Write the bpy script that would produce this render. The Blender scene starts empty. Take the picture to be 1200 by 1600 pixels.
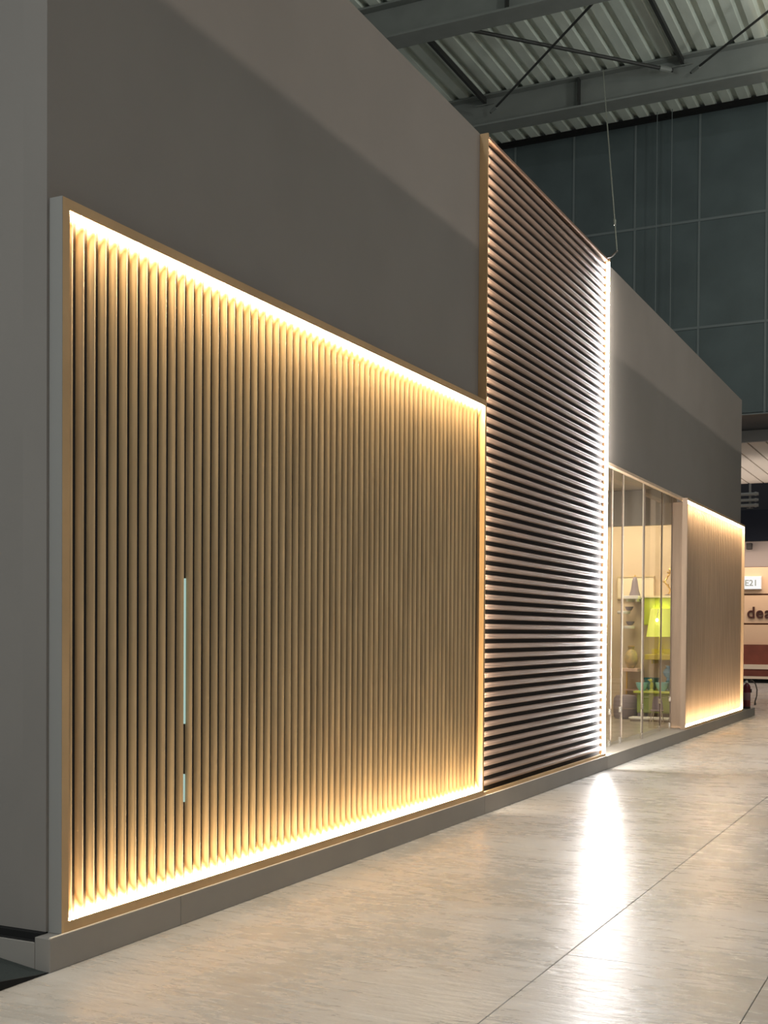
import bpy, math, random
from mathutils import Vector, Matrix
random.seed(7)
S = bpy.context.scene
COL = S.collection

# ------------------------------------------------------------------ camera
cd = bpy.data.cameras.new('camera')
cam = bpy.data.objects.new('camera', cd); COL.objects.link(cam)
fw = Vector((-0.43927538, 0.89818664, -0.01725979))
rt = Vector((0.89825643, 0.43942827, 0.00617988))
up = Vector((-0.01313513, 0.01278905, 0.99983194))
M = Matrix((rt, up, -fw)).transposed().to_4x4()
M.translation = Vector((3.8129, 0.0, 1.55))
cam.matrix_world = M
cd.sensor_fit = 'HORIZONTAL'; cd.sensor_width = 36.0
cd.lens = 1881.31 / 1200 * 36.0
cd.shift_y = (1019.80 - 800) / 1200
cd.clip_end = 200
S.camera = cam

# ------------------------------------------------------------------ world, exposure
W = bpy.data.worlds.new('hall_air'); S.world = W; W.use_nodes = True
bg = W.node_tree.nodes['Background']
bg.inputs[0].default_value = (0.92, 0.98, 0.97, 1); bg.inputs[1].default_value = 0.27
S.view_settings.view_transform = 'Standard'; S.view_settings.look = 'None'
S.view_settings.gamma = 1.0; S.view_settings.exposure = 0.0
S.view_settings.use_curve_mapping = False

def area(name, loc, target, sx, sy, power, col, spread=180):
    l = bpy.data.lights.new(name, 'AREA'); l.shape = 'RECTANGLE'; l.size = sx; l.size_y = sy
    l.energy = power; l.color = col; l.spread = math.radians(spread)
    o = bpy.data.objects.new(name, l); COL.objects.link(o); o.location = loc
    d = Vector(target) - Vector(loc)
    o.rotation_euler = d.to_track_quat('-Z', 'Y').to_euler()
    return o
# unseen hall lights set over the aisle to brighten the floor (narrow spread)
for yy in (-7, 1, 9, 17):
    area('unseen_hall_light', (5.6, yy, 11.6), (5.2, yy, 0), 0.9, 0.9, 140, (1.0, 0.98, 0.95), 95)
# unseen hall light behind the camera, set to brighten the near end wall
area('unseen_hall_light', (-1.5, -9, 11.0), (-1.5, 4, 1.5), 1.2, 1.2, 260, (0.95, 1.0, 0.98), 110)
# row of linear lamps over the next aisle, shaded below by the stand across the aisle
row = area('linear_lamp_row', (20.0, 9.0, 9.0), (0, 9, 5.3), 44, 0.10, 800, (1.0, 0.86, 0.74), 150)

# unseen fill lights added to brighten the roof deck and girders
for yy in (13.0, 19.0):
    area('roof_fill', (4.6, yy, 9.6), (1.5, yy + 3.0, 12.7), 0.8, 0.8, 110, (0.95, 1.0, 0.96), 170)

# ------------------------------------------------------------------ materials
def mat(name, col, rough=0.6, metal=0.0, var=0.0, scale=4.0, stretch=(1, 1, 1), col2=None, bump=0.0, bscale=60, emit=None, estr=0, spec=0.5, trans=0, ior=1.45, detail=5):
    m = bpy.data.materials.new(name); m.use_nodes = True
    nt = m.node_tree; b = nt.nodes['Principled BSDF']
    b.inputs['Base Color'].default_value = (*col, 1); b.inputs['Roughness'].default_value = rough
    b.inputs['Metallic'].default_value = metal; b.inputs['Specular IOR Level'].default_value = spec
    b.inputs['Transmission Weight'].default_value = trans; b.inputs['IOR'].default_value = ior
    if emit:
        b.inputs['Emission Color'].default_value = (*emit, 1); b.inputs['Emission Strength'].default_value = estr
    if var or col2 or bump:
        tc = nt.nodes.new('ShaderNodeTexCoord'); mp = nt.nodes.new('ShaderNodeMapping')
        mp.inputs['Scale'].default_value = stretch
        nt.links.new(tc.outputs['Object'], mp.inputs['Vector'])
        oi = nt.nodes.new('ShaderNodeObjectInfo'); ad = nt.nodes.new('ShaderNodeVectorMath'); ad.operation = 'ADD'
        sc = nt.nodes.new('ShaderNodeVectorMath'); sc.operation = 'SCALE'; sc.inputs[0].default_value = (13, 7, 5)
        nt.links.new(oi.outputs['Random'], sc.inputs['Scale'])
        nt.links.new(mp.outputs[0], ad.inputs[0]); nt.links.new(sc.outputs[0], ad.inputs[1])
    if var or col2:
        n = nt.nodes.new('ShaderNodeTexNoise'); n.inputs['Scale'].default_value = scale; n.inputs['Detail'].default_value = detail
        nt.links.new(ad.outputs[0], n.inputs['Vector'])
        r = nt.nodes.new('ShaderNodeValToRGB')
        c2 = col2 or tuple(max(0, c * (1 - var)) for c in col); c1 = col if col2 else tuple(min(1, c * (1 + var)) for c in col)
        r.color_ramp.elements[0].color = (*c2, 1); r.color_ramp.elements[1].color = (*c1, 1)
        r.color_ramp.elements[0].position = 0.33; r.color_ramp.elements[1].position = 0.67
        nt.links.new(n.outputs['Fac'], r.inputs[0]); nt.links.new(r.outputs[0], b.inputs['Base Color'])
    if bump:
        n2 = nt.nodes.new('ShaderNodeTexNoise'); n2.inputs['Scale'].default_value = bscale; n2.inputs['Detail'].default_value = 3
        nt.links.new(ad.outputs[0], n2.inputs['Vector'])
        bp = nt.nodes.new('ShaderNodeBump'); bp.inputs['Strength'].default_value = bump; bp.inputs['Distance'].default_value = 0.01
        nt.links.new(n2.outputs['Fac'], bp.inputs['Height']); nt.links.new(bp.outputs[0], b.inputs['Normal'])
    return m
def emis(name, col, strength):
    m = bpy.data.materials.new(name); m.use_nodes = True; nt = m.node_tree; nt.nodes.clear()
    e = nt.nodes.new('ShaderNodeEmission'); o = nt.nodes.new('ShaderNodeOutputMaterial')
    e.inputs[0].default_value = (*col, 1); e.inputs[1].default_value = strength
    nt.links.new(e.outputs[0], o.inputs[0]); return m

PAINT = mat('taupe_paint', (0.222, 0.203, 0.184), 0.62, var=0.04, scale=1.2, bump=0.03, bscale=90)
PLINTH = mat('plinth_paint', (0.27, 0.25, 0.225), 0.5, var=0.05, scale=2)
FRAME = mat('oak_frame', (0.52, 0.34, 0.17), 0.5, var=0.12, scale=5, stretch=(1, .3, .3))
SLATV = mat('oak_slat', (0.43, 0.32, 0.185), 0.45, var=0.18, scale=22, stretch=(1, 1, .06))
SLATH = mat('walnut_slat', (0.36, 0.26, 0.21), 0.42, var=0.16, scale=22, stretch=(1, .06, 1))
BACK = mat('dark_backing', (0.012, 0.010, 0.009), 0.9)
GAP = mat('black_recess', (0.004, 0.004, 0.004), 0.9)
LEDW = emis('led_warm', (1.0, 0.76, 0.46), 660)
LEDN = emis('led_neutral', (1.0, 0.82, 0.60), 170)
LEDC = emis('led_cool', (1.0, 0.97, 0.96), 130)
HALO = emis('added_halo_glow', (1.0, 0.93, 0.84), 260)
OAKP = mat('oak_board', (0.34, 0.25, 0.18), 0.5, var=0.12, scale=14, stretch=(1, 1, .08))

def concrete():
    m = bpy.data.materials.new('power_floated_concrete'); m.use_nodes = True
    nt = m.node_tree; b = nt.nodes['Principled BSDF']; N = nt.nodes.new; L = nt.links.new
    geo = N('ShaderNodeNewGeometry')
    def noise(scale, st, detail=6, rough=0.55, dist=0.0):
        mp = N('ShaderNodeMapping'); mp.inputs['Scale'].default_value = st
        L(geo.outputs['Position'], mp.inputs['Vector'])
        n = N('ShaderNodeTexNoise'); n.inputs['Scale'].default_value = scale; n.inputs['Detail'].default_value = detail
        n.inputs['Roughness'].default_value = rough; n.inputs['Distortion'].default_value = dist
        L(mp.outputs[0], n.inputs['Vector']); return n
    a = noise(0.7, (1, 1, 1), 6, 0.55, 0.3)
    s = noise(2.2, (0.7, 1.5, 1), 8, 0.66, 0.25)
    f = noise(9, (0.55, 2.2, 1), 6, 0.62, 0.5)
    g = noise(42, (0.6, 1.6, 1), 3)
    ramp = N('ShaderNodeValToRGB'); e = ramp.color_ramp.elements
    e[0].position = 0.30; e[0].color = (0.275, 0.262, 0.245, 1); e[1].position = 0.66; e[1].color = (0.475, 0.475, 0.47, 1)
    mx = N('ShaderNodeMix'); mx.data_type = 'FLOAT'; mx.inputs['Factor'].default_value = 0.5
    L(a.outputs['Fac'], mx.inputs['A']); L(s.outputs['Fac'], mx.inputs['B'])
    mx2 = N('ShaderNodeMix'); mx2.data_type = 'FLOAT'; mx2.inputs['Factor'].default_value = 0.33
    L(mx.outputs['Result'], mx2.inputs['A']); L(f.outputs['Fac'], mx2.inputs['B'])
    L(mx2.outputs['Result'], ramp.inputs[0])
    # scuffs and small dark marks
    vo = N('ShaderNodeTexVoronoi'); vo.inputs['Scale'].default_value = 0.9; vo.feature = 'F1'
    mpv = N('ShaderNodeMapping'); mpv.inputs['Scale'].default_value = (1.0, 1.0, 1); L(geo.outputs['Position'], mpv.inputs['Vector']); L(mpv.outputs[0], vo.inputs['Vector'])
    lt = N('ShaderNodeMath'); lt.operation = 'LESS_THAN'; lt.inputs[1].default_value = 0.022; L(vo.outputs['Distance'], lt.inputs[0])
    cm = N('ShaderNodeMix'); cm.data_type = 'RGBA'; cm.inputs['B'].default_value = (0.03, 0.028, 0.026, 1)
    st = noise(0.42, (1, 1, 1), 5, 0.6, 0.6)
    sr = N('ShaderNodeMapRange'); sr.inputs['From Min'].default_value = 0.48; sr.inputs['From Max'].default_value = 0.72; sr.inputs['To Max'].default_value = 0.65
    L(st.outputs['Fac'], sr.inputs['Value'])
    sm_ = N('ShaderNodeMix'); sm_.data_type = 'RGBA'; sm_.inputs['B'].default_value = (0.33, 0.285, 0.22, 1)
    L(sr.outputs[0], sm_.inputs['Factor']); L(ramp.outputs[0], sm_.inputs['A'])
    L(lt.outputs[0], cm.inputs['Factor']); L(sm_.outputs['Result'], cm.inputs['A'])
    L(cm.outputs['Result'], b.inputs['Base Color'])
    rr = N('ShaderNodeMapRange'); rr.inputs['From Min'].default_value = 0.3; rr.inputs['From Max'].default_value = 0.7
    rr.inputs['To Min'].default_value = 0.20; rr.inputs['To Max'].default_value = 0.36
    L(mx2.outputs['Result'], rr.inputs['Value']); L(rr.outputs[0], b.inputs['Roughness'])
    bp = N('ShaderNodeBump'); bp.inputs['Strength'].default_value = 0.45; bp.inputs['Distance'].default_value = 0.010
    bp2 = N('ShaderNodeBump'); bp2.inputs['Strength'].default_value = 0.25; bp2.inputs['Distance'].default_value = 0.004
    L(f.outputs['Fac'], bp.inputs['Height']); L(g.outputs['Fac'], bp2.inputs['Height'])
    L(bp.outputs[0], bp2.inputs['Normal']); L(bp2.outputs[0], b.inputs['Normal'])
    return m
CONC = concrete()
JOINT = mat('joint_dark', (0.10, 0.09, 0.08), 0.8)

# ------------------------------------------------------------------ mesh helpers
ROOT = {}
def origin(parent):
    while parent is not None and parent.parent is not None: parent = parent.parent
    return Vector(ROOT.get(parent.name, (0, 0, 0))) if parent is not None else Vector((0, 0, 0))
def tag(o, label=None, cat=None, group=None, kind=None):
    if label: o['label'] = label
    if cat: o['category'] = cat
    if group: o['group'] = group
    if kind: o['kind'] = kind
    return o
def thing(name, loc, label, cat, group=None, kind=None):
    o = bpy.data.objects.new(name, None); COL.objects.link(o); o.location = loc; o.empty_display_size = 0.1
    ROOT[o.name] = tuple(loc)
    return tag(o, label, cat, group, kind)
class MB:
    def __init__(s): s.v = []; s.f = []
    def add(s, vs, fs):
        k = len(s.v); s.v += [tuple(v) for v in vs]; s.f += [tuple(i + k for i in f) for f in fs]; return s
    def box(s, x0, x1, y0, y1, z0, z1):
        return s.add([(x0,y0,z0),(x1,y0,z0),(x1,y1,z0),(x0,y1,z0),(x0,y0,z1),(x1,y0,z1),(x1,y1,z1),(x0,y1,z1)],
                     [(0,3,2,1),(4,5,6,7),(0,1,5,4),(1,2,6,5),(2,3,7,6),(3,0,4,7)])
    def lathe(s, cx, cy, prof, n=16, caps=True):
        k = len(prof); vs = []
        for r, z in prof:
            for i in range(n):
                a = 2 * math.pi * i / n; vs.append((cx + r * math.cos(a), cy + r * math.sin(a), z))
        fs = [(j*n+i, j*n+(i+1) % n, (j+1)*n+(i+1) % n, (j+1)*n+i) for j in range(k-1) for i in range(n)]
        if caps: fs += [tuple(range(n-1, -1, -1)), tuple(range((k-1)*n, k*n))]
        return s.add(vs, fs)
    def tube(s, pts, r, n=8):
        pts = [Vector(p) for p in pts]; vs = []; k = len(pts)
        for i, p in enumerate(pts):
            t = (pts[min(i+1, k-1)] - pts[max(i-1, 0)]).normalized()
            u = t.cross(Vector((0, 0, 1)) if abs(t.z) < .9 else Vector((1, 0, 0))).normalized(); w = t.cross(u)
            rr = r[i] if isinstance(r, (list, tuple)) else r
            for j in range(n):
                a = 2 * math.pi * j / n; vs.append(p + (u * math.cos(a) + w * math.sin(a)) * rr)
        fs = [(j*n+i, j*n+(i+1) % n, (j+1)*n+(i+1) % n, (j+1)*n+i) for j in range(k-1) for i in range(n)]
        fs += [tuple(range(n-1, -1, -1)), tuple(range((k-1)*n, k*n))]
        return s.add(vs, fs)
    def mesh(s, name, m, off=Vector((0, 0, 0)), smooth=False, bevel=0):
        me = bpy.data.meshes.new(name)
        me.from_pydata([(v[0]-off.x, v[1]-off.y, v[2]-off.z) for v in s.v], [], s.f)
        import bmesh
        bm = bmesh.new(); bm.from_mesh(me); bmesh.ops.recalc_face_normals(bm, faces=bm.faces)
        if bevel: bmesh.ops.bevel(bm, geom=list(bm.edges), offset=bevel, segments=1, affect='EDGES')
        bm.to_mesh(me); bm.free()
        me.materials.append(m)
        if smooth:
            for p in me.polygons: p.use_smooth = True
            try: me.set_sharp_from_angle(angle=math.radians(40))
            except Exception: pass
        return me
    def build(s, name, m, parent=None, smooth=False, bevel=0, loc=None):
        if parent is None:
            L0 = Vector(loc) if loc else Vector((0, 0, 0))
            o = bpy.data.objects.new(name, s.mesh(name, m, L0, smooth, bevel)); o.location = L0
            COL.objects.link(o); ROOT[o.name] = tuple(L0); return o
        o = bpy.data.objects.new(name, s.mesh(name, m, origin(parent), smooth, bevel)); o.parent = parent
        COL.objects.link(o); return o
def box(name, b, m, parent=None, bevel=0, loc=None): return MB().box(*b).build(name, m, parent, False, bevel, loc)
def link(name, me, parent, loc):
    o = bpy.data.objects.new(name, me); o.parent = parent; o.location = Vector(loc) - origin(parent); COL.objects.link(o); return o

# ------------------------------------------------------------------ floor
fl = thing('floor', (0, 0, 0), 'grey glossy power-floated concrete hall floor with saw-cut joints', 'floor', kind='structure')
tagb = box('joint_bed', (-14, 12, -12, 46, -0.20, -0.012), JOINT, fl)
def slab(x0, x1, y0, y1):
    g = 0.0015
    box('slab', (x0+g, x1-g, y0+g, y1-g, -0.15, 0.0), CONC, fl, bevel=0.002)
ys = [-12, -2.6, 2.0, 6.67, 11.3, 16, 20.7, 25.4, 30, 36, 46]
for a, c in zip(ys, ys[1:]):
    slab(-14, -5, a, c); slab(-5, 2.07, a, c); slab(3.0, 7.5, a, c); slab(7.5, 12, a, c)
yy = [-12, -6, -3, -0.5, 1.2, 2.3, 3.4, 4.5, 5.58, 6.67, 8.0, 9.3, 10.6, 11.9, 13.2, 14.5, 15.8, 17.1, 18.4, 21, 25, 30, 36, 46]
for a, c in zip(yy, yy[1:]): slab(2.07, 3.0, a, c)

# dark ramped carpet edge at the near end of the stand
CARP = mat('dark_carpet', (0.035, 0.042, 0.038), 0.9, var=0.2, scale=120)
rp = thing('carpet_ramp', (-0.6, 3.2, 0), 'dark grey raised carpet floor with black edge beside the near plinth end', 'carpet')
def zr(x, y): return max(0.0035, min(0.055, 0.125 * (0.085 - x) + 0.13 * (4.195 - y)))
mb = MB(); n = 14
gx = [0.085 - 2.6 * i / n * (0.25 + 0.75 * i / n) for i in range(n + 1)]; gy = [4.195 - 3.2 * j / n * (0.25 + 0.75 * j / n) for j in range(n + 1)]
vs = [(x, y, zr(x, y)) for x in gx for y in gy]; k = n + 1
mb.add(vs, [(i*k+j, i*k+j+1, (i+1)*k+j+1, (i+1)*k+j) for i in range(n) for j in range(n)])
mb.build('carpet', CARP, rp)
mb = MB()
for j in range(n):
    y0, y1 = gy[j], gy[j+1]
    mb.add([(0.087, y0, 0.001), (0.087, y1, 0.001), (0.087, y1, zr(.085, y1) + .001), (0.087, y0, zr(.085, y0) + .001),
            (0.080, y0, 0.001), (0.080, y1, 0.001), (0.080, y1, zr(.085, y1) + .001), (0.080, y0, zr(.085, y0) + .001)],
           [(0, 1, 2, 3), (4, 7, 6, 5), (3, 2, 6, 7)])
mb.build('edge_strip', GAP, rp)

# ------------------------------------------------------------------ stand walls
YA, YE, ZT = 4.275, 22.48, 5.78
O0, O1, OZ = 13.42, 17.9, 3.53          # glazed opening
mb = MB().box(-0.14, 0, YA, O0, 0.160, ZT).box(-0.05, 0, O0, O1, OZ, ZT).box(-0.14, 0, O1, YE, 0.160, ZT)
tag(mb.build('wall_front', PAINT), 'taupe painted front wall of the exhibition stand above the slat panels', 'wall', kind='structure')
tag(box('wall_left', (-6, -0.14, YA, YA + 0.14, 0.160, ZT), PAINT), 'grey painted near end wall of the stand at the left edge', 'wall', kind='structure')
tag(box('wall_right', (-6, -0.14, YE - 0.14, YE, 0.153, ZT), PAINT), 'far end wall of the stand', 'wall', kind='structure')
bf = thing('baseboard_front', (0.05, 4.2, 0), 'low grey plinth running along the foot of the whole stand', 'plinth', kind='structure')
for a, c in ((4.2, 5.2), (5.2, 9.585), (9.585, 13.42), (13.42, 17.9), (17.9, 23.75)):
    box('plinth_board', (-0.45 if c > 20 else (-0.35 if a > 13 else 0.0), 0.09, a + .001, c - .001, 0.0, 0.153), PLINTH, bf, bevel=0.002)
box('edge_strip', (0.0765, 0.0895, 4.21, 13.40, 0.1532, 0.1565), mat('plinth_lit_line', (.72, .66, .56), .4), bf)  # pale strip painting in the lit line along the plinth top
bl = thing('baseboard_left', (-2, 4.2, 0), 'low grey side plinth under a black shadow gap at the near end', 'plinth', kind='structure')
box('plinth_board', (-6, -0.001, 4.2, 4.24, 0, 0.128), PLINTH, bl, bevel=0.002)
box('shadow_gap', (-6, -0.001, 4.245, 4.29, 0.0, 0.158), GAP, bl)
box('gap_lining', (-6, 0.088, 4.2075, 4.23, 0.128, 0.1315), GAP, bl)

# ------------------------------------------------------------------ slat meshes (half-round section)
def slat_mesh(name, w, d, length, axis, m):
    mb = MB(); h = w / 2
    pr = [(-h, 0), (-h, d * .12)] + [(-h * math.cos(math.pi * i / 8), d * .12 + d * .88 * math.sin(math.pi * i / 8)) for i in range(1, 8)] + [(h, d * .12), (h, 0)]
    vs = []
    for t in (0, length):
        for (u, x) in pr: vs.append((x, u, t) if axis == 'z' else (x, t, u))
    k = len(pr)
    mb.add(vs, [(i, i + 1, k + i + 1, k + i) for i in range(k - 1)] + [tuple(range(k)), tuple(range(2*k-1, k-1, -1))])
    return mb.mesh(name, m, smooth=True)
FX, FW, SB = 0.075, 0.048, 0.008       # frame depth, lip width, back of slats
BD, LIP = 0.016, 0.009                 # board thickness, thickness of the front lip
def rail(root, y0, y1, z, inward, w, m):
    # level frame board with a front lip that hides the light tape
    a = MB().box(0.001, FX, y0, y1, min(z, z + inward * BD), max(z, z + inward * BD))
    za, zb = z + inward * BD, z + inward * w
    a.box(FX - LIP, FX, y0, y1, min(za, zb), max(za, zb))
    return a.build('frame_rail', m, root)
def stile(root, y, inward, z0, z1, w, m, lip=True):
    a = MB().box(0.001, FX, min(y, y + inward * BD), max(y, y + inward * BD), z0, z1)
    ya, yb = y + inward * BD, y + inward * w
    if lip: a.box(FX - LIP, FX, min(ya, yb), max(ya, yb), z0 + w, z1 - w)
    return a.build('frame_stile', m, root)
def led_face(root, pts, m):
    # pts: list of quads -> thin emitting tape
    mb = MB()
    for q in pts: mb.add(q, [(0, 1, 2, 3)])
    return mb.build('led_strip', m, root)
def lip_y(y0, y1, z, inward, w, n):       # tape on the back of a rail's lip, tipped along the wall
    za, zb = z + inward * (BD + .002), z + inward * (w - .002); xa, xb = FX - LIP - .001, FX - LIP - .0125
    return [[(xa, y0+(y1-y0)*i/n, za), (xb, y0+(y1-y0)*i/n, zb), (xb, y0+(y1-y0)*(i+1)/n, zb), (xa, y0+(y1-y0)*(i+1)/n, za)] for i in range(n)]
def lip_z(y, inward, z0, z1, w, n):
    ya, yb = y + inward * (BD + .002), y + inward * (w - .002); xa, xb = FX - LIP - .001, FX - LIP - .0125
    return [[(xa, ya, z0+(z1-z0)*i/n), (xb, yb, z0+(z1-z0)*i/n), (xb, yb, z0+(z1-z0)*(i+1)/n), (xa, ya, z0+(z1-z0)*(i+1)/n)] for i in range(n)]
def strip_y(x0, x1, y0, y1, z, n): # horizontal tape along y
    return [[(x0, y0+(y1-y0)*i/n, z), (x1, y0+(y1-y0)*i/n, z), (x1, y0+(y1-y0)*(i+1)/n, z), (x0, y0+(y1-y0)*(i+1)/n, z)] for i in range(n)]
def strip_z(x0, x1, y, z0, z1, n):
    return [[(x0, y, z0+(z1-z0)*i/n), (x1, y, z0+(z1-z0)*i/n), (x1, y, z0+(z1-z0)*(i+1)/n), (x0, y, z0+(z1-z0)*(i+1)/n)] for i in range(n)]

# --- panel with upright slats
Z0, ZF = 0.155, 3.52
P1a, P1b = 4.295, 9.583
p1 = thing('slat_panel', (0.03, 6.94, Z0), 'wide panel of upright oak slats lit warm along its top and bottom edges', 'wall panel')
rail(p1, P1a + BD, P1b - BD, ZF, -1, FW, FRAME); rail(p1, P1a + BD, P1b - BD, Z0, 1, FW, FRAME)
stile(p1, P1a, 1, Z0, ZF, FW, FRAME); stile(p1, P1b, -1, Z0, ZF, .03, FRAME, False)
box('side_cheek', (0.001, FX + .0005, P1a - 0.004, P1a - 0.0005, Z0, ZF), mat('cheek_paint', (0.27, 0.265, 0.25), .55), p1)
box('backing', (0.001, SB, P1a + BD, P1b - BD, Z0 + BD, ZF - BD), BACK, p1)
pitch = 0.0805
n1 = int((P1b - P1a - 2 * FW) / pitch)
sm = slat_mesh('slat', 0.047, 0.026, ZF - Z0 - 2 * BD - 0.002, 'z', SLATV)
st = (P1b - P1a - 2 * FW - (n1 - 1) * pitch) / 2
for i in range(n1):
    link('slat', sm, p1, (SB, P1a + FW + st + i * pitch, Z0 + BD + .001))
led_face(p1, lip_y(P1a + .05, P1b - .02, ZF, -1, FW, 48), LEDW)
led_face(p1, lip_y(P1a + .05, P1b - .02, Z0, 1, FW, 48), LEDW)
# glowing bars between two slats, standing for light leaking through a gap
SLIT = emis('painted_slit_glow', (0.55, 0.82, 0.74), 0.7)
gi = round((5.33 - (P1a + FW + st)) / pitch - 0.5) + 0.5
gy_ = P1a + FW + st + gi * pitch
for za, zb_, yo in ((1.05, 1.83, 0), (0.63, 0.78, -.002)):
    tag(box('slit_glow', (SB, SB + .013, gy_ - .001 + yo, gy_ + .004 + yo, za, zb_), SLIT, p1), 'pale green glowing bar standing for light through a narrow gap')

# --- tall panel with level slats
P2a, P2b = 9.585, 13.40
p2 = thing('slat_panel', (0.03, 11.5, Z0), 'tall panel of level brown slats with a glaring white light strip on its far edge', 'wall panel')
WALN = mat('walnut_rail', (0.26, 0.16, 0.11), 0.5, var=.12, scale=5)
box('frame_rail', (0.001, FX - .02, P2a + BD, P2b - BD, ZT - .027, ZT - .005), WALN, p2)
rail(p2, P2a + BD, P2b - BD, Z0, 1, .03, FRAME)
stile(p2, P2a, 1, Z0, ZT - .005, .03, FRAME, False); stile(p2, P2b, -1, Z0, ZT - .005, FW, FRAME, False)
box('backing', (0.001, SB, P2a + BD, P2b - BD, Z0 + BD, ZT - .028), BACK, p2)
ph = 0.0852
H2 = ZT - .03 - Z0 - BD - .01
n2 = int(H2 / ph); s2 = (H2 - (n2 - 1) * ph) / 2
sh = slat_mesh('slat', 0.048, 0.030, P2b - P2a - 2 * BD - .002, 'y', SLATH)
for i in range(n2):
    link('slat', sh, p2, (SB, P2a + BD + .001, Z0 + BD + .01 + s2 + i * ph))
led_face(p2, strip_z(0.048, 0.070, P2a + BD + .002, Z0 + .03, ZT - .04, 60), LEDN)
led_face(p2, strip_z(0.040, 0.0745, P2b - BD - .002, Z0 + .02, ZT - .04, 60), LEDC)
led_face(p2, strip_z(0.020, 0.060, P2b + .002, Z0 + .02, ZT - .03, 60), HALO)  # unseen outer strip added for the glare beside the panel edge

# --- far panel of fine flutes
P3a, P3b = 17.62, 22.50
p3 = thing('slat_panel', (0.03, 20, Z0), 'far fluted oak panel beside the glass doors with warm glowing top and foot', 'wall panel')
rail(p3, P3a + BD, P3b - BD, ZF, -1, .036, FRAME); rail(p3, P3a + BD, P3b - BD, Z0, 1, .036, FRAME)
stile(p3, P3a, 1, Z0, ZF, .03, OAKP, False); stile(p3, P3b, -1, Z0, ZF, .03, OAKP, False)
box('backing', (0.001, SB, P3a + .03, P3b - .03, Z0 + .03, ZF - .03), mat('oak_backing', (.24, .17, .12), .6), p3)
mb = MB(); w3 = P3b - P3a - .06; n3 = 62
for i in range(n3):
    c = P3a + .03 + w3 * (i + .5) / n3; h_ = w3 / n3 * .42
    z0, z1 = Z0 + .017, ZF - .017
    mb.add([(SB, c-h_, z0), (SB+.018, c-h_*.6, z0), (SB+.018, c+h_*.6, z0), (SB, c+h_, z0), (SB, c-h_, z1), (SB+.018, c-h_*.6, z1), (SB+.018, c+h_*.6, z1), (SB, c+h_, z1)],
           [(0,1,5,4),(1,2,6,5),(2,3,7,6),(0,3,2,1),(4,5,6,7),(3,0,4,7)])
tag(mb.build('flutes', OAKP, p3), 'fine upright oak flutes', kind='stuff')
led_face(p3, lip_y(P3a + .03, P3b - .03, ZF, -1, .036, 40), LEDW)
led_face(p3, lip_y(P3a + .03, P3b - .03, Z0, 1, .036, 40), LEDW)

# ------------------------------------------------------------------ glazed opening
GX = -0.20
TRIM = mat('pale_oak_trim', (0.62, 0.47, 0.34), 0.5, var=.08, scale=8)
t1 = thing('trim_1', (-0.15, 15.6, OZ), 'pale wooden head trim over the glass doors', 'trim', kind='structure')
box('head_board', (-0.055, 0.006, O0, O1, OZ - .035, OZ - .001), TRIM, t1, bevel=.002)
t2 = thing('trim_2', (-0.13, 17.9, .153), 'brown wooden jamb board between glass doors and far slat panel', 'trim', kind='structure')
box('jamb_board', (GX + .0, 0.0, O1 - .035, O1 - .001, .1535, OZ - .046), OAKP, t2, bevel=.002)

GLASS = bpy.data.materials.new('clear_glass'); GLASS.use_nodes = True
nt = GLASS.node_tree; nt.nodes.clear()
o_ = nt.nodes.new('ShaderNodeOutputMaterial'); mx = nt.nodes.new('ShaderNodeMixShader'); tr = nt.nodes.new('ShaderNodeBsdfTransparent'); gl = nt.nodes.new('ShaderNodeBsdfGlossy')
lw = nt.nodes.new('ShaderNodeLayerWeight'); lw.inputs['Blend'].default_value = 0.5
pw = nt.nodes.new('ShaderNodeMath'); pw.operation = 'POWER'; pw.inputs[1].default_value = 5.0
ge = nt.nodes.new('ShaderNodeNewGeometry'); fb = nt.nodes.new('ShaderNodeMath'); fb.operation = 'SUBTRACT'; fb.inputs[0].default_value = 1.0
fr = nt.nodes.new('ShaderNodeMath'); fr.operation = 'MULTIPLY'
nt.links.new(lw.outputs['Facing'], pw.inputs[0]); nt.links.new(ge.outputs['Backfacing'], fb.inputs[1])
nt.links.new(pw.outputs[0], fr.inputs[0]); nt.links.new(fb.outputs[0], fr.inputs[1])
gl.inputs['Roughness'].default_value = 0.02; tr.inputs[0].default_value = (0.94, 0.95, 0.94, 1)
nt.links.new(fr.outputs[0], mx.inputs[0]); nt.links.new(tr.outputs[0], mx.inputs[1]); nt.links.new(gl.outputs[0], mx.inputs[2]); nt.links.new(mx.outputs[0], o_.inputs[0])
EDGE = mat('glass_edge_profile', (0.20, 0.15, 0.12), 0.35)
SEAL = mat('clear_seal', (0.75, 0.66, 0.55), 0.35)
STEEL = mat('satin_steel', (0.8, 0.78, 0.74), 0.25, metal=1.0)
doors = [((GX, 13.45), (GX, 14.56), 'frameless glass pane nearest the glaring light strip'),
         ((GX, 14.58), (GX, 15.06), 'narrow glass leaf beside the half-folded one'),
         ((GX, 15.09), (-0.11, 15.84), 'glass leaf swung slightly outward over the plinth'),
         ((GX, 16.12), (GX, 17.21), 'glass leaf in front of the lime sideboard'),
         ((GX, 17.23), (GX, 17.85), 'last narrow glass pane against the wooden jamb')]
DZ0, DZ1 = 0.165, 3.735
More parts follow.
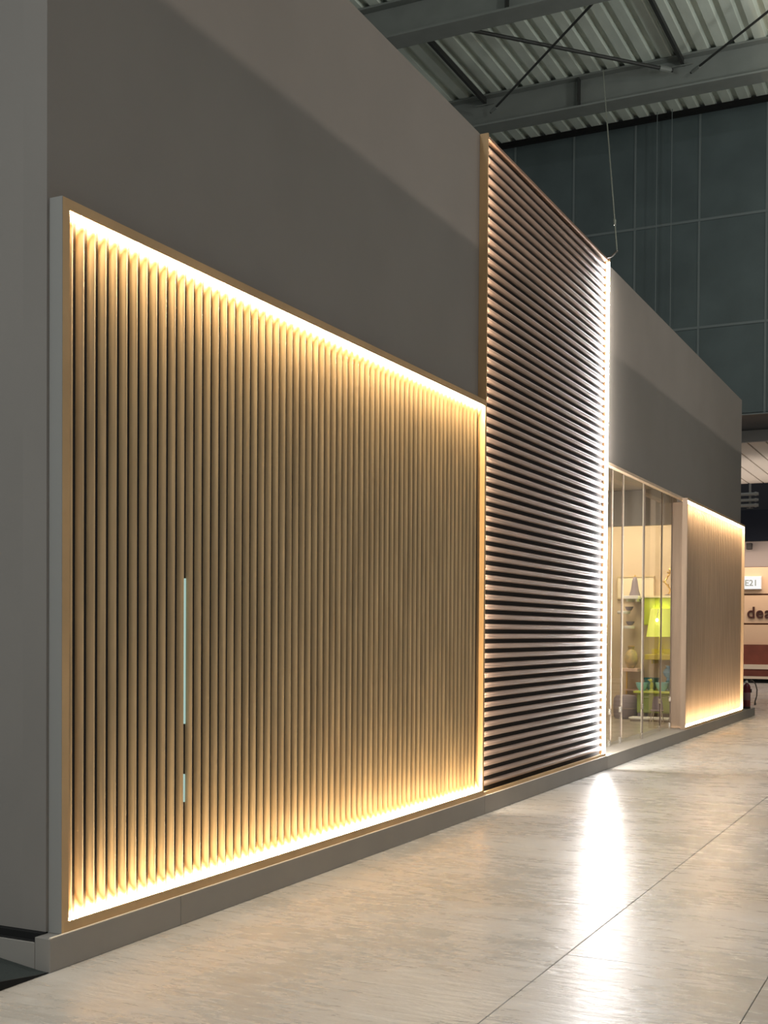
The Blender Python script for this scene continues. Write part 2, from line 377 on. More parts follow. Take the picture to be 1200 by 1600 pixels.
for (xa, ya), (xb, yb), lab in doors:
    d = thing('glass_door', (xa, ya, .1535), lab, 'glass door', 'frameless glass doors of the stand')
    dv = Vector((xb - xa, yb - ya, 0)); Ln = dv.length; dv.normalize(); nv = Vector((dv.y, -dv.x, 0)) * .005
    a = Vector((xa, ya, 0)); c = Vector((xb, yb, 0))
    def pl(name, s0, s1, th, z0, z1, m):
        p0 = a + dv * s0; p1_ = a + dv * s1; nn = nv * th
        MB().add([(p0 - nn) + Vector((0,0,z0)), (p0 + nn) + Vector((0,0,z0)), (p1_ + nn) + Vector((0,0,z0)), (p1_ - nn) + Vector((0,0,z0)),
                  (p0 - nn) + Vector((0,0,z1)), (p0 + nn) + Vector((0,0,z1)), (p1_ + nn) + Vector((0,0,z1)), (p1_ - nn) + Vector((0,0,z1))],
                 [(0,3,2,1),(4,5,6,7),(0,1,5,4),(1,2,6,5),(2,3,7,6),(3,0,4,7)]).build(name, m, d)
    pl('pane', .012, Ln - .012, 1, DZ0, DZ1, GLASS)
    pl('edge_profile', 0, .011, 1.5, DZ0, DZ1, SEAL)
    pl('edge_profile', Ln - .011, Ln, 1.5, DZ0, DZ1, EDGE)
    pl('hinge', Ln - .05, Ln - .0115, 3.2, DZ0 - .01, DZ0 + .07, STEEL)
    pl('hinge', Ln - .04, Ln - .0115, 3.2, 0.55, .62, STEEL)

# ------------------------------------------------------------------ showroom behind the glass
BEIGE = mat('beige_plaster', (0.66, 0.53, 0.37), 0.7, var=.04, scale=2)
GREYP = mat('greige_plaster', (0.40, 0.36, 0.32), 0.7)
tag(box('floor_showroom', (-5, -0.36, 13.42, 22.3, 0.0, 0.150), mat('showroom_floor', (0.42, 0.37, 0.29), 0.25, var=.1, scale=6)), 'pale showroom floor behind the glass doors', 'floor', kind='structure')
tag(box('ceiling_showroom', (-5, -0.055, 13.3, 20.6, 3.75, 3.85), mat('showroom_ceiling', (.62, .54, .46), .7)), 'showroom ceiling behind the glass doors', 'ceiling', kind='structure')
tag(box('wall_showroom_back', (-5, -0.15, 20.0, 20.12, 0.151, 3.74), BEIGE), 'warm beige back wall of the showroom', 'wall', kind='structure')
tag(box('wall_showroom_bulkhead', (-5, -0.15, 18.3, 18.42, 3.205, 3.745), GREYP), 'grey bulkhead hanging below the showroom ceiling', 'wall', kind='structure')
tag(box('wall_showroom_side', (-5, -0.15, 13.27, 13.40, 0.0, 3.74), BEIGE), 'near side wall of the showroom', 'wall', kind='structure')
tag(box('wall_showroom_inner', (-5.1, -5, 13.3, 20.1, 0.0, 3.8), BEIGE), 'inner side wall of the showroom', 'wall', kind='structure')
area('showroom_downlight', (-1.2, 19.0, 3.70), (-1.2, 19.15, 0), 2.2, 0.5, 64, (1.0, 0.83, 0.60))
area('showroom_downlight', (-2.0, 16.0, 3.70), (-2.0, 16.0, 0), 1.6, 1.6, 55, (1.0, 0.87, 0.72))

LIME = mat('lime_lacquer', (0.55, 0.62, 0.08), 0.35)
LIMED = mat('green_lacquer', (0.36, 0.44, 0.12), 0.4)
CREAM = mat('cream_lacquer', (0.85, 0.74, 0.52), 0.4)
WHITE = mat('white_lacquer', (0.86, 0.84, 0.80), 0.35)
YEL = mat('yellow_lacquer', (0.72, 0.58, 0.10), 0.4)
TEAL = mat('teal_glaze', (0.04, 0.22, 0.25), 0.2)
AQUA = mat('aqua_glaze', (0.30, 0.62, 0.68), 0.2)
BLUE = mat('blue_glaze', (0.25, 0.50, 0.75), 0.25)
GOLD = mat('gold_leaf', (0.85, 0.60, 0.22), 0.3, metal=0.9)
MAUVE = mat('mauve_felt', (0.30, 0.25, 0.27), 0.85)
TAUPE = mat('warm_grey_felt', (0.36, 0.30, 0.25), 0.85)
def XX(px): return -0.580 - (1050 - px) * 0.0108
def ZZ(py): return 2.136 - (py - 935) * 0.01066
# wall picture
pc = thing('picture', (-1.36, 19.99, 2.16), 'cream canvas in a thin frame on the showroom back wall', 'picture')
box('canvas', (XX(958), XX(1014), 19.965, 19.985, ZZ(934), ZZ(902)), CREAM, pc)
for b in ((XX(957), XX(1015), 19.955, 19.998, ZZ(902), ZZ(900)), (XX(957), XX(1015), 19.955, 19.998, ZZ(936), ZZ(934)), (XX(957), XX(958), 19.955, 19.998, ZZ(934), ZZ(902)), (XX(1014), XX(1015), 19.955, 19.998, ZZ(934), ZZ(902))):
    box('frame_bar', b, mat('picture_frame', (.62, .50, .30), .5) if 'picture_frame' not in bpy.data.materials else bpy.data.materials['picture_frame'], pc)
# grey bell on white wall ledge
wl = thing('wall_ledge', (XX(991), 19.6, ZZ(937)), 'white wall ledge carrying the grey bell', 'shelf')
box('shelf_board', (XX(980), XX(1002), 19.45, 19.95, ZZ(937), ZZ(932)), WHITE, wl, bevel=.004)
box('bracket', (XX(983), XX(985), 19.5, 19.95, ZZ(941), ZZ(937)), WHITE, wl); box('bracket', (XX(997), XX(999), 19.5, 19.95, ZZ(941), ZZ(937)), WHITE, wl)
bx = (XX(985) + XX(1002)) / 2
bell = thing('bell_vase', (bx, 19.6, ZZ(932)), 'grey bell shaped vase on the white wall ledge', 'vase')
MB().lathe(bx, 19.6, [(.088, ZZ(932)+.001), (.09, ZZ(930)), (.066, ZZ(924)), (.052, ZZ(915)), (.044, ZZ(909)), (.03, ZZ(905)), (.012, ZZ(903))], 18).build('body', MAUVE, bell, True)
MB().lathe(bx, 19.6, [(.010, ZZ(903)), (.018, ZZ(902)), (.014, ZZ(900.5)), (.004, ZZ(900))], 12).build('knob', GOLD, bell, True)
# round white plates with bowls on the wall
for (pa, pb, py, lab) in ((963, 983, 957, 'upper'), (973, 990, 980, 'lower')):
    cx = (XX(pa) + XX(pb)) / 2; r = (XX(pb) - XX(pa)) / 2
    t = thing('round_shelf', (cx, 19.75, ZZ(py + 2)), lab + ' small round white shelf left of the lime cabinet', 'shelf')
    MB().lathe(cx, 19.75, [(r * .9, ZZ(py + 2.5)), (r, ZZ(py + 1)), (r, ZZ(py - 1)), (r * .96, ZZ(py - 2))], 20).build('disc', WHITE, t, True)
    MB().tube([(cx, 19.75, ZZ(py + 1)), (cx, 19.99, ZZ(py + 1))], .012).build('arm', STEEL, t)
    t = thing('bowl', (cx + .09 if lab == 'upper' else cx + .02, 19.75, ZZ(py - 2)), 'small dark bowl on the ' + lab + ' round white shelf', 'bowl')
    q = t.location
    z0 = ZZ(py - 2) + .001
    MB().lathe(q.x, 19.75, [(.03, z0), (.055, z0 + .03), (.07, z0 + .07), (.063, z0 + .07), (.05, z0 + .03), (.02, z0 + .012)], 16).build('body', MAUVE, t, True)
    MB().lathe(q.x, 19.75, [(.022, z0 - .0005), (.034, z0 - .0002), (.034, z0 + .006), (.022, z0 + .006)], 14).build('foot', GOLD, t, True)
# lime wall cabinet
lc = thing('wall_cabinet', (XX(1026), 19.8, ZZ(977)), 'lime green wall cabinet with cream top ledge', 'cabinet')
box('carcass', (XX(1003), XX(1060), 19.66, 19.995, ZZ(977), ZZ(935)), LIME, lc, bevel=.004)
box('top_ledge', (XX(1001), XX(1061), 19.62, 19.995, ZZ(935) + .0005, ZZ(932)), CREAM, lc, bevel=.003)
for u, v in ((1004, 1030), (1031, 1059)):
    dd = box('door', (XX(u), XX(v), 19.645, 19.659, ZZ(976), ZZ(936)), LIME, lc, bevel=.003)
    MB().tube([(XX(v - 2 if u < 1010 else u + 2), 19.635, ZZ(970)), (XX(v - 2 if u < 1010 else u + 2), 19.635, ZZ(962))], .005).build('handle', GOLD, dd)
# gold branch sculpture
gb = thing('branch_sculpture', (XX(1040), 19.75, ZZ(932)), 'twisting gold branch sculpture on the lime cabinet', 'sculpture')
gx0 = XX(1040)
MB().lathe(gx0, 19.75, [(.045, ZZ(932)+.001), (.045, ZZ(930.5)), (.015, ZZ(929.5))], 14).build('foot', MAUVE, gb, True)
pts = [(gx0 + .04 * math.sin(i * .55), 19.75 + .03 * math.cos(i * .55), ZZ(930) + i * .026) for i in range(17)]
MB().tube(pts, [.016 - .0005 * i for i in range(17)]).build('stem', GOLD, gb, True)
for i in range(3, 17, 2):
    a = i * 2.2; p = Vector(pts[i]); e = p + Vector((.055 * math.cos(a), .04 * math.sin(a), .035))
    MB().tube([p, (p + e) / 2 + Vector((0, 0, .01)), e], [.008, .018, .003]).build('leaf', GOLD, gb, True)
# yellow wall shelf + table lamp
ysx = thing('wall_shelf', (XX(1030), 19.8, ZZ(1030)), 'yellow wall shelf below the glowing lamp', 'shelf')
box('shelf_board', (XX(1012), XX(1060), 19.5, 19.995, ZZ(1030), ZZ(1022)), YEL, ysx, bevel=.004)
box('back_board', (XX(1012), XX(1060), 19.97, 19.995, ZZ(1022), ZZ(1014)), YEL, ysx)
box('bracket', (XX(1020), XX(1022), 19.6, 19.99, ZZ(1036), ZZ(1030)), YEL, ysx); box('bracket', (XX(1050), XX(1052), 19.6, 19.99, ZZ(1036), ZZ(1030)), YEL, ysx)
lx = XX(1033); ly = 19.38
lp = thing('table_lamp', (lx, 19.55, ZZ(1022)), 'glowing lime shaded lamp on the yellow wall shelf', 'lamp')
z0 = ZZ(1022) + .001
MB().lathe(lx, 19.6, [(.07, z0), (.07, z0 + .015), (.03, z0 + .03), (.035, z0 + .12), (.014, z0 + .2), (.012, ZZ(975))], 18).build('base', YEL, lp, True)
SHADE = mat('lit_lamp_shade', (0.72, 0.78, 0.16), 0.8, emit=(0.80, 0.85, 0.12), estr=0.55)
MB().lathe(lx, 19.6, [(.225, ZZ(995)), (.155, ZZ(952)), (.15, ZZ(952)), (.22, ZZ(995))], 28, caps=False).build('shade', SHADE, lp, True)
MB().lathe(lx, 19.6, [(.02, ZZ(972)), (.04, ZZ(969)), (.04, ZZ(965)), (.012, ZZ(962))], 14).build('bulb', emis('bulb_glow', (1, .95, .7), 60), lp, True)
MB().lathe(lx, 19.36, [(.006, ZZ(972)), (.022, ZZ(970.5)), (.022, ZZ(968.5)), (.006, ZZ(967))], 12).build('spot_bulb', emis('spot_glow', (1, .97, .75), 12), lp, True)
MB().tube([(lx, 19.36, ZZ(967)), (lx, 19.40, ZZ(960)), (lx, 19.45, ZZ(953))], .004).build('spot_arm', STEEL, lp)
# sideboard with lime top, trays and bowls
sb = thing('sideboard', (XX(1022), 19.6, .151), 'green sideboard with bright lime top behind the glass', 'sideboard')
zt = ZZ(1077)
box('top', (XX(1001), XX(1060), 19.25, 19.95, zt - .035, zt), LIME, sb, bevel=.004)
box('carcass', (XX(1003), XX(1058), 19.4, 19.94, .26, zt - .036), LIMED, sb, bevel=.004)
for u, v in ((1004, 1030), (1031, 1057)):
    dd = box('door', (XX(u), XX(v), 19.385, 19.399, .28, zt - .06), LIMED, sb, bevel=.003)
    MB().tube([(XX((u+v)/2) - .06, 19.375, zt - .1), (XX((u+v)/2) + .06, 19.375, zt - .1)], .005).build('handle', STEEL, dd)
for x in (XX(1006), XX(1055)):
    for y in (19.43, 19.9): box('leg', (x - .02, x + .02, y - .02, y + .02, .1515, .2595), MAUVE, sb)
def bowl(px, y, r, h, m, lab, name='bowl'):
    cx = XX(px); t = thing(name, (cx, y, zt), lab, 'bowl')
    MB().lathe(cx, y, [(r*.45, zt+.0008), (r*.8, zt+h*.4), (r, zt+h), (r*.93, zt+h), (r*.72, zt+h*.45), (r*.3, zt+h*.15)], 20).build('body', m, t, True)
    MB().lathe(cx, y, [(r*.5, zt+.0004), (r*.5, zt+.012), (r*.42, zt+.012)], 16).build('foot', m, t, True)
bowl(1010, 19.42, .10, .13, AQUA, 'pale aqua bowl at the left of the lime sideboard')
bowl(1040, 19.42, .11, .14, AQUA, 'pale aqua bowl at the right of the lime sideboard')
bowl(1017, 19.75, .13, .20, TEAL, 'deep teal bowl behind the aqua bowls, left one')
bowl(1050, 19.60, .09, .16, TEAL, 'deep teal bowl behind the aqua bowls, right one')
fg = thing('figurine', (XX(1026), 19.36, zt), 'lime green figurine standing between the aqua bowls', 'figurine')
fx = XX(1026)
MB().lathe(fx, 19.36, [(.04, zt + .0008), (.04, zt + .015), (.022, zt + .03), (.03, zt + .09), (.02, zt + .14)], 14).build('body', LIME, fg, True)
MB().lathe(fx - .015, 19.36, [(.008, zt + .138), (.024, zt + .155), (.026, zt + .175), (.012, zt + .195), (.003, zt + .2)], 12).build('head', LIME, fg, True)
MB().tube([(fx - .03, 19.36, zt + .17), (fx - .055, 19.36, zt + .18), (fx - .07, 19.36, zt + .175)], [.01, .008, .002]).build('beak', YEL, fg, True)
bv = thing('globe_vase', (XX(1041), 19.83, zt), 'pale blue globe vase at the right, above the teal bowls', 'vase')
zz = zt + .201
MB().lathe(XX(1041), 19.83, [(.05, zt + .001), (.03, zt + .1), (.03, zt + .2), (.07, zt + .24), (.09, zt + .29), (.07, zt + .34), (.035, zt + .37), (.045, zt + .4)], 20).build('body', BLUE, bv, True)
MB().lathe(XX(1041), 19.83, [(.046, zt + .398), (.054, zt + .405), (.05, zt + .412), (.036, zt + .405)], 20).build('rim', WHITE, bv, True)
# low white plinth bench under the sideboard front
lb = thing('display_step', (XX(1025), 19.1, .151), 'low white display step in front of the green sideboard', 'step')
box('riser', (XX(1003), XX(1058), 18.98, 19.22, .151, .185), TAUPE, lb, bevel=.003)
box('tread', (XX(1001), XX(1060), 18.96, 19.23, .1855, .215), WHITE, lb, bevel=.004)
# grey chair in front of the sideboard
chx, chy = -0.57, 18.60
ch = thing('showroom_chair', (chx, chy, .151), 'mauve grey shell chair in front of the green sideboard', 'chair')
mb = MB(); nn = 10
vsf = []; 
for j in range(6):
    zq = .365 + .21 * j / 5; wd = .085 * math.sqrt(max(0.05, 1 - (j / 5.6) ** 2 * .75))
    for i in range(nn + 1):
        u = -1 + 2 * i / nn; vsf.append((chx + u * wd, chy + .085 - .035 * u * u - .03 * j / 5 + .0, zq))
vsb = [(x, y - .018, z) for x, y, z in vsf]; K = nn + 1; T = len(vsf)
mb.add(vsf + vsb, [(j*K+i, j*K+i+1, (j+1)*K+i+1, (j+1)*K+i) for j in range(5) for i in range(nn)] + [(T+j*K+i, T+(j+1)*K+i, T+(j+1)*K+i+1, T+j*K+i+1) for j in range(5) for i in range(nn)]
       + [(i, T+i, T+i+1, i+1) for i in range(nn)] + [(5*K+i, 5*K+i+1, T+5*K+i+1, T+5*K+i) for i in range(nn)] + [(j*K, (j+1)*K, T+(j+1)*K, T+j*K) for j in range(5)] + [(j*K+nn, T+j*K+nn, T+(j+1)*K+nn, (j+1)*K+nn) for j in range(5)])
mb.build('backrest', MAUVE, ch, True)
MB().lathe(chx, chy, [(.06, .345), (.098, .35), (.105, .36), (.098, .37), (.03, .368)], 20).build('seat', MAUVE, ch, True)
for sx in (-1, 1):
    for sy in (-1, 1):
        MB().tube([(chx + sx*.06, chy + sy*.06, .346), (chx + sx*.09, chy + sy*.09, .1515)], [.009, .006]).build('leg', STEEL, ch, True)
# round pouf and golden vase left of the sideboard
pf = thing('pouf', (XX(984), 19.55, .151), 'round grey felt pouf left of the sideboard', 'pouf')
MB().lathe(XX(982), 19.55, [(.16, .1515), (.19, .19), (.20, .32), (.19, .48), (.15, .53), (.04, .545)], 22).build('cushion', MAUVE, pf, True)
MB().lathe(XX(982), 19.55, [(.1985, .31), (.204, .32), (.1985, .33)], 22, caps=False).build('piping', TAUPE, pf, True)
ps = thing('side_table', (XX(984), 19.72, .151), 'narrow table with pink top behind the pouf', 'table')
PINK = mat('blush_lacquer', (.72, .50, .38), .4)
box('top', (XX(972), XX(1000), 19.55, 19.98, ZZ(1049), ZZ(1044)), PINK, ps, bevel=.004)
for x in (XX(974), XX(998)):
    box('leg', (x - .012, x + .012, 19.93, 19.955, .1515, ZZ(1049) - .0005), GOLD, ps)
box('shelf', (XX(974), XX(998), 19.78, 19.96, .60, .62), PINK, ps)
vz = thing('gold_vase', (XX(986), 19.72, ZZ(1044)), 'mottled gold vase on the pink topped table', 'vase')
z0 = ZZ(1044) + .001
MB().lathe(XX(986), 19.72, [(.05, z0), (.10, z0 + .08), (.115, z0 + .16), (.09, z0 + .25), (.045, z0 + .31), (.055, z0 + .36)], 20).build('body', mat('mottled_gold', (.62, .46, .2), .45, col2=(.35, .30, .16), scale=14), vz, True)
MB().lathe(XX(986), 19.72, [(.056, z0 + .358), (.062, z0 + .366), (.048, z0 + .37)], 20).build('rim', GOLD, vz, True)

# ------------------------------------------------------------------ fire extinguisher on the plinth end
RED = mat('dark_red_enamel', (0.13, 0.012, 0.022), 0.35); BLK = mat('black_rubber', (0.015, 0.013, 0.014), 0.6)
ex_x, ex_y = 0.012, 23.28; z0 = .1535
ex = thing('fire_extinguisher', (ex_x, ex_y, z0), 'dark red fire extinguisher with black hose standing on the far plinth end', 'fire extinguisher')
MB().lathe(ex_x, ex_y, [(.062, z0), (.068, z0 + .01), (.068, z0 + .40), (.055, z0 + .44), (.03, z0 + .465), (.022, z0 + .48)], 20).build('cylinder', RED, ex, True)
MB().lathe(ex_x, ex_y, [(.069, z0 + .001), (.071, z0 + .005), (.071, z0 + .035), (.069, z0 + .04)], 20).build('foot_ring', BLK, ex, True)
MB().lathe(ex_x, ex_y, [(.020, z0 + .478), (.026, z0 + .49), (.026, z0 + .52), (.015, z0 + .53)], 14).build('valve', STEEL, ex, True)
box('lever', (ex_x - .02, ex_x + .09, ex_y - .012, ex_y + .012, z0 + .545, z0 + .558), BLK, ex, bevel=.003)
box('carry_handle', (ex_x - .01, ex_x + .085, ex_y - .012, ex_y + .012, z0 + .505, z0 + .516), BLK, ex, bevel=.003)
MB().lathe(ex_x - .02, ex_y - .035, [(.018, z0 + .495), (.02, z0 + .50), (.018, z0 + .51)], 12).build('gauge', WHITE, ex, True)
hs = MB().tube([(ex_x + .02, ex_y, z0 + .51), (ex_x + .10, ex_y, z0 + .53), (ex_x + .155, ex_y, z0 + .47), (ex_x + .185, ex_y, z0 + .36), (ex_x + .18, ex_y, z0 + .24), (ex_x + .155, ex_y, z0 + .15)], .012).build('hose', BLK, ex, True)
MB().lathe(ex_x + .152, ex_y, [(.012, z0 + .15), (.016, z0 + .11), (.022, z0 + .07)], 12).build('nozzle', BLK, hs, True)
MB().lathe(ex_x, ex_y, [(.0685, z0 + .16), (.0695, z0 + .162), (.0695, z0 + .30), (.0685, z0 + .302)], 20, caps=False).build('instruction_label', mat('label_print', (.24, .12, .13), .5), ex, True)
box('wall_hook', (ex_x + .068, ex_x + .088, ex_y - .02, ex_y + .02, z0 + .30, z0 + .37), BLK, ex)

# ------------------------------------------------------------------ hall roof
DECK = mat('galvanised_deck', (0.60, 0.65, 0.58), 0.5, var=.12, scale=2.5, stretch=(1, .3, 1))
BEAM = mat('grey_beam_paint', (0.20, 0.215, 0.20), 0.6, var=.05, scale=3)
DARK = mat('dark_steel', (0.03, 0.032, 0.03), 0.6)
ZD = 12.66
mb = MB(); prof = []
x = -14.0
while x < 8:
    prof += [(x, ZD), (x + .19, ZD), (x + .225, ZD + .085), (x + .315, ZD + .085)]; x += .35
k = len(prof)
vs = [(px, 9.0, pz) for px, pz in prof] + [(px, 26.0, pz) for px, pz in prof] + [(px, 9.0, pz + .012) for px, pz in prof] + [(px, 26.0, pz + .012) for px, pz in prof]
mb.add(vs, [(i, i+1, k+i+1, k+i) for i in range(k-1)] + [(2*k+i, 3*k+i, 3*k+i+1, 2*k+i+1) for i in range(k-1)])
tag(mb.build('ceiling', DECK), 'corrugated galvanised steel roof deck high above the stand', 'ceiling', kind='structure')
for yb, lab in ((19.18, 'grey steel roof girder nearest the camera, cut by the picture top'), (23.32, 'grey steel roof girder in front of the dark hall wall')):
    g = thing('roof_girder', (-3, yb + .25, 12.0), lab, 'girder', 'roof girders')
    box('bottom_flange', (-14, 8, yb, yb + .46, 12.0, 12.035), BEAM, g)
    box('web', (-14, 8, yb + .215, yb + .245, 12.036, 12.62), BEAM, g)
    box('top_flange', (-14, 8, yb + .05, yb + .41, 12.621, 12.655), BEAM, g)
    for xs in (-7.4, -3.40, .6, 4.6):
        box('stiffener', (xs - .012, xs + .012, yb + .06, yb + .2145, 12.0365, 12.62), DARK, g)
for xs, lab in ((-5.40, 'dark roof purlin over the near bracing bay'), (-1.34, 'dark roof purlin between the two bracing bays')):
    pu = thing('roof_purlin', (xs, 21.5, 12.4), lab, 'purlin', 'roof purlins')
    box('web', (xs - .01, xs + .01, 19.66, 23.50, 12.50, 12.62), DARK, pu)
    box('bottom_flange', (xs - .03, xs + .03, 19.66, 23.52, 12.482, 12.499), DARK, pu)
    for ye in (19.70, 23.44): box('gusset_plate', (xs - .2, xs + .2, ye - .02, ye + .02, 12.46, 12.475), BEAM, pu)
for a, c, lab in (((-5.15, 19.42), (-1.50, 23.30), 'dark bracing rod running down to the right below the deck'), ((-5.22, 23.30), (-1.55, 19.42), 'dark bracing rod crossing the other one below the deck'), ((-1.15, 23.28), (2.6, 19.42), 'dark bracing rod at the picture top right corner')):
    br = thing('bracing_rod', (a[0], a[1], 12.38), lab, 'bracing', 'roof bracing')
    dz = 12.34 if a[0] == -5.15 else 12.22
    w_ = .035 if a[0] == -5.15 else .022
    A = Vector((a[0], a[1], dz)); B = Vector((c[0], c[1], dz))
    MB().tube([A, B], w_).build('rod', DARK, br)
    for p, q in ((A, B), (B, A)):
        d_ = (q - p).normalized()
        MB().tube([p + d_ * .05, p + d_ * .3], w_ * 1.5).build('end_sleeve', BEAM, br)
# hanging wire
wr = thing('hanging_wire', (0.03, 13.36, ZT), 'thin steel suspension wire from the roof to the tall panel corner', 'wire')
A = Vector((-2.84, 23.2, 12.6)); B = Vector((0.17, 13.33, 5.835))
MB().tube([A, A.lerp(B, .90)], .010).build('cable', STEEL, wr)
MB().tube([A.lerp(B, .90), B], .009).build('lower_cable', STEEL, wr)
C_ = A.lerp(B, .90)
MB().tube([C_ - (B - A) * .008, C_, C_ + (B - A) * .012], [.012, .022, .012]).build('turnbuckle', STEEL, wr, True)
MB().tube([B + Vector((.004, 0, .012)), B, (0.11, 13.345, ZT + .012), (0.03, 13.36, ZT + .004)], [.008, .012, .014, .016]).build('anchor_arm', DARK, wr, True)

# ------------------------------------------------------------------ hall back wall
wb = thing('wall_back', (-2, 26, 6.13), 'dark blue grey panelled hall wall above the far opening', 'wall', kind='structure')
PANEL = mat('dark_teal_panel', (0.075, 0.098, 0.10), 0.5, var=.12, scale=1.2)
BATT = mat('pale_joint_strip', (0.14, 0.165, 0.165), 0.5)
box('wall_core', (-14, 8, 26.03, 26.3, 6.13, 12.9), DARK, wb)
xs = [-0.14 - 1.38 * k_ for k_ in range(-4, 9)][::-1]; zs = [6.16, 8.05, 10.32, 12.60]
for i in range(len(xs) - 1):
    for j in range(3):
        box('panel', (xs[i] + .012, xs[i+1] - .012, 26.0, 26.029, zs[j] + .012, zs[j+1] - .012), PANEL, wb, bevel=.004)
for x in xs: box('joint_strip', (x - .022, x + .022, 25.985, 25.999, 6.16, 12.58), BATT, wb)
for z in zs[1:3]: box('joint_strip', (xs[0], xs[-1], 25.978, 25.9845, z - .026, z + .026), BATT, wb)
box('bottom_trim', (-14, 8, 25.97, 26.02, 6.13, 6.155), BATT, wb)
box('dark_gap_band', (-14, 8, 25.86, 25.97, 12.55, 12.655), GAP, wb)  # black strip standing for the dark gap at the wall top
for px, x in ((1031, -2.365), (1054, -2.05)):
    w2 = thing('hanging_wire', (x, 25.7, 9.6), 'faint pale wire hanging in front of the hall wall, ' + ('left' if px < 1040 else 'right') + ' one of two', 'wire')
    MB().tube([(x, 25.7, 12.64), (x, 25.7, 7.0)], .009).build('cable', BATT, w2)
    MB().lathe(x, 25.7, [(.02, 6.94), (.024, 6.96), (.02, 7.0)], 10).build('weight', BATT, w2, True)

# ------------------------------------------------------------------ lower hall beyond the opening
tag(box('ceiling_opening_soffit', (-14, 8, 26.3, 28.0, 6.13, 6.3), mat('soffit_dark', (.07, .075, .08), .7)), 'dark soffit under the hall wall at the far opening', 'ceiling', kind='structure')
tag(box('wall_fascia', (-14, 8, 28.0, 28.1, 5.87, 6.3), mat('fascia_grey', (.42, .42, .42), .6)), 'light grey fascia band beyond the far opening', 'wall', kind='structure')
cs = thing('ceiling_slatted', (-2, 32, 5.87), 'white slatted ceiling of the lower hall seen past the stand end', 'ceiling', kind='structure')
WSL = mat('white_ceiling_slat', (.74, .66, .58), .6)
box('ceiling_board', (-14, 8, 28.1, 35.7, 5.92, 6.0), mat('slat_gap', (.30, .26, .22), .8), cs)
x = -6.0
while x < 3:
    box('slat', (x, x + .36, 28.101, 35.7, 5.87, 5.919), WSL, cs); x += .40
# dark upper void with pipes
tag(box('wall_far', (-14, 8, 41.0, 41.2, 0, 9), mat('far_wall_dark', (.05, .05, .06), .8)), 'dark wall at the very end of the lower hall', 'wall', kind='structure')
tag(box('wall_navy', (-8, 4, 38.2, 38.4, 4.40, 5.36), mat('navy_fascia', (.012, .016, .032), .6)), 'dark navy fascia band above the lit far stand', 'wall', kind='structure')
PIPE = mat('duct_grey', (.34, .33, .31), .5)
for z, r, lab in ((5.78, .05, 'top'), (5.60, .045, 'middle'), (5.44, .05, 'bottom')):
    pp = thing('ceiling_pipe', (-3, 37.6, z), lab + ' grey pipe of the rack under the far dark ceiling', 'pipe', 'pipes over the far stand')
    MB().tube([(-5.5, 37.6, z), (-2.05, 37.6, z)], r, 10).build('pipe', PIPE, pp, True)
    MB().tube([(-2.16, 37.6, z), (-2.10, 37.6, z)], r * 1.3, 10).build('flange', PIPE, pp, True)
tr_ = thing('pipe_bracket', (-2.3, 37.6, 5.4), 'upright bracket holding the grey far pipes', 'bracket')
box('post', (-2.34, -2.28, 37.66, 37.72, 5.37, 6.1), PIPE, tr_); box('foot_plate', (-2.4, -2.22, 37.64, 37.74, 5.361, 5.369), PIPE, tr_)
# lit far stand
PEACH = mat('peach_panel', (.80, .56, .38), .6, var=.03, scale=1)
fs = thing('wall_far_stand', (-2.5, 40, 0), 'warm peach lit back wall of the far stand', 'wall', kind='structure')
box('upper_wall', (-8, 4, 40.10, 40.2, 3.72, 4.8), mat('mauve_grey_paint', (.34, .29, .28), .7), fs)
for za, zb_ in ((2.85, 3.70), (1.905, 2.80), (1.21, 1.85)):
    box('panel', (-8, 4, 40.0, 40.1, za, zb_), PEACH, fs, bevel=.006)
box('groove', (-8, 4, 40.05, 40.09, 1.2, 3.71), mat('groove_brown', (.14, .06, .03), .7), fs)
cb = thing('long_bench', (-2.5, 39.7, 0), 'long red brown bench counter with two pale lines under the far stand wall', 'bench')
MAR = mat('maroon_lacquer', (.20, .055, .035), .5, var=.15, scale=3)
PALE = mat('pale_line', (.85, .70, .55), .5)
box('back_panel', (-8, 4, 39.8, 39.99, .585, 1.205), MAR, cb); box('seat_edge', (-8, 4, 39.5, 39.99, .44, .58), PALE, cb)
box('front_panel', (-8, 4, 39.54, 39.79, .215, .435), MAR, cb); box('foot_rail', (-8, 4, 39.52, 39.79, .13, .21), PALE, cb)
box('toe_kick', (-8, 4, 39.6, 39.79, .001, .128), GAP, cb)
sg = thing('stand_number_sign', (-2.6, 39.95, 2.98), 'small white lit sign reading E21 on the far stand', 'sign')
box('sign_box', (-2.90, -2.28, 39.86, 39.99, 2.985, 3.41), WHITE, sg, bevel=.006)
box('sign_face', (-2.885, -2.295, 39.852, 39.859, 3.0, 3.395), emis('sign_glow', (1, .98, .96), 1.0), sg)
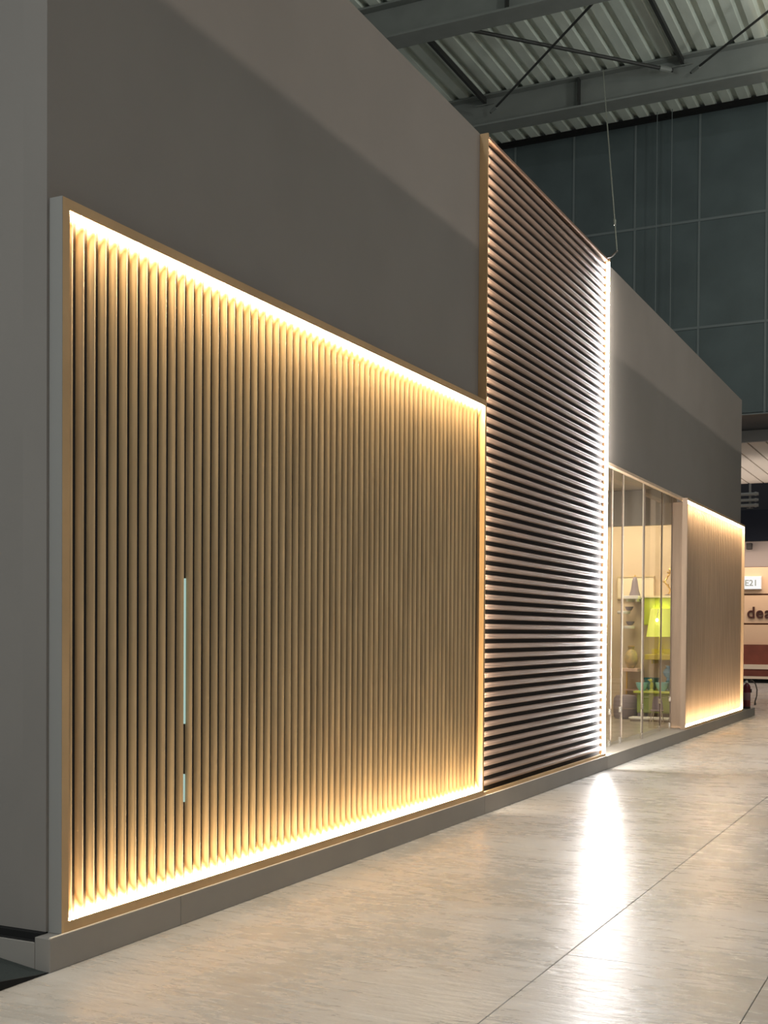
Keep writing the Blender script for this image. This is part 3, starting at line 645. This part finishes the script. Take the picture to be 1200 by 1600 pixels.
def text(body, size, loc, m, parent, name, ext=.004, bold=0.0):
    c = bpy.data.curves.new(name, 'FONT'); c.body = body; c.size = size; c.extrude = ext; c.offset = bold; c.align_x = 'LEFT'
    t = bpy.data.objects.new(name, c); COL.objects.link(t)
    bpy.context.view_layer.update()
    me = bpy.data.meshes.new_from_object(t.evaluated_get(bpy.context.evaluated_depsgraph_get()))
    bpy.data.objects.remove(t); me.name = name; me.materials.clear(); me.materials.append(m)
    me.transform(Matrix.Rotation(math.radians(90), 4, 'X')); 
    w = max(v.co.x for v in me.vertices)
    o = link(name, me, parent, loc); return o, w
text('E21', .27, (-2.80, 39.848, 3.10), mat('sign_grey', (.30, .34, .33), .6), sg, 'lettering', .003, .004)
lt = thing('wall_lettering', (-2.7, 39.98, 2.06), 'dark brown raised letters reading dea on the peach wall', 'lettering')
BRN = mat('brown_letters', (.07, .022, .015), .5)
xx_ = -2.74
for chh in 'dea':
    o, w = text(chh, .52, (xx_, 39.97, 2.07), BRN, lt, 'letter', .028, .006); xx_ += w + .035
sp = thing('spotlight', (-2.65, 39.9, 4.28), 'small black spotlight on the grey wall above the peach panels', 'spotlight')
box('housing', (-2.74, -2.57, 39.72, 39.9, 4.26, 4.46), BLK, sp, bevel=.015); box('mount', (-2.68, -2.62, 39.9, 40.1, 4.38, 4.44), BLK, sp); 
MB().lathe(-2.655, 39.8, [(.05, 4.235), (.055, 4.25), (.05, 4.262)], 14).build('lens_ring', STEEL, sp, True)
area('far_stand_light', (-2.5, 38.9, 4.30), (-2.5, 40.0, 2.2), 5.0, 0.3, 75, (1.0, 0.80, 0.62))
area('lower_hall_light', (-2.0, 33, 5.2), (-2, 33, 9), 5.0, 5.0, 45, (1.0, 0.9, 0.8), 170)
area('lower_hall_light', (-1.0, 34, 5.8), (-1, 34, 0), 5.0, 3.0, 160, (1.0, 0.88, 0.78), 150)

# ------------------------------------------------------------------ stand across the aisle (outside the frame)
OPP = mat('opposite_stand_paint', (0.30, 0.28, 0.26), 0.7)
tag(box('wall_opposite', (8.0, 8.2, -10, 30, 0.0, 6.49), OPP), 'tall grey stand wall across the aisle', 'wall', kind='structure')
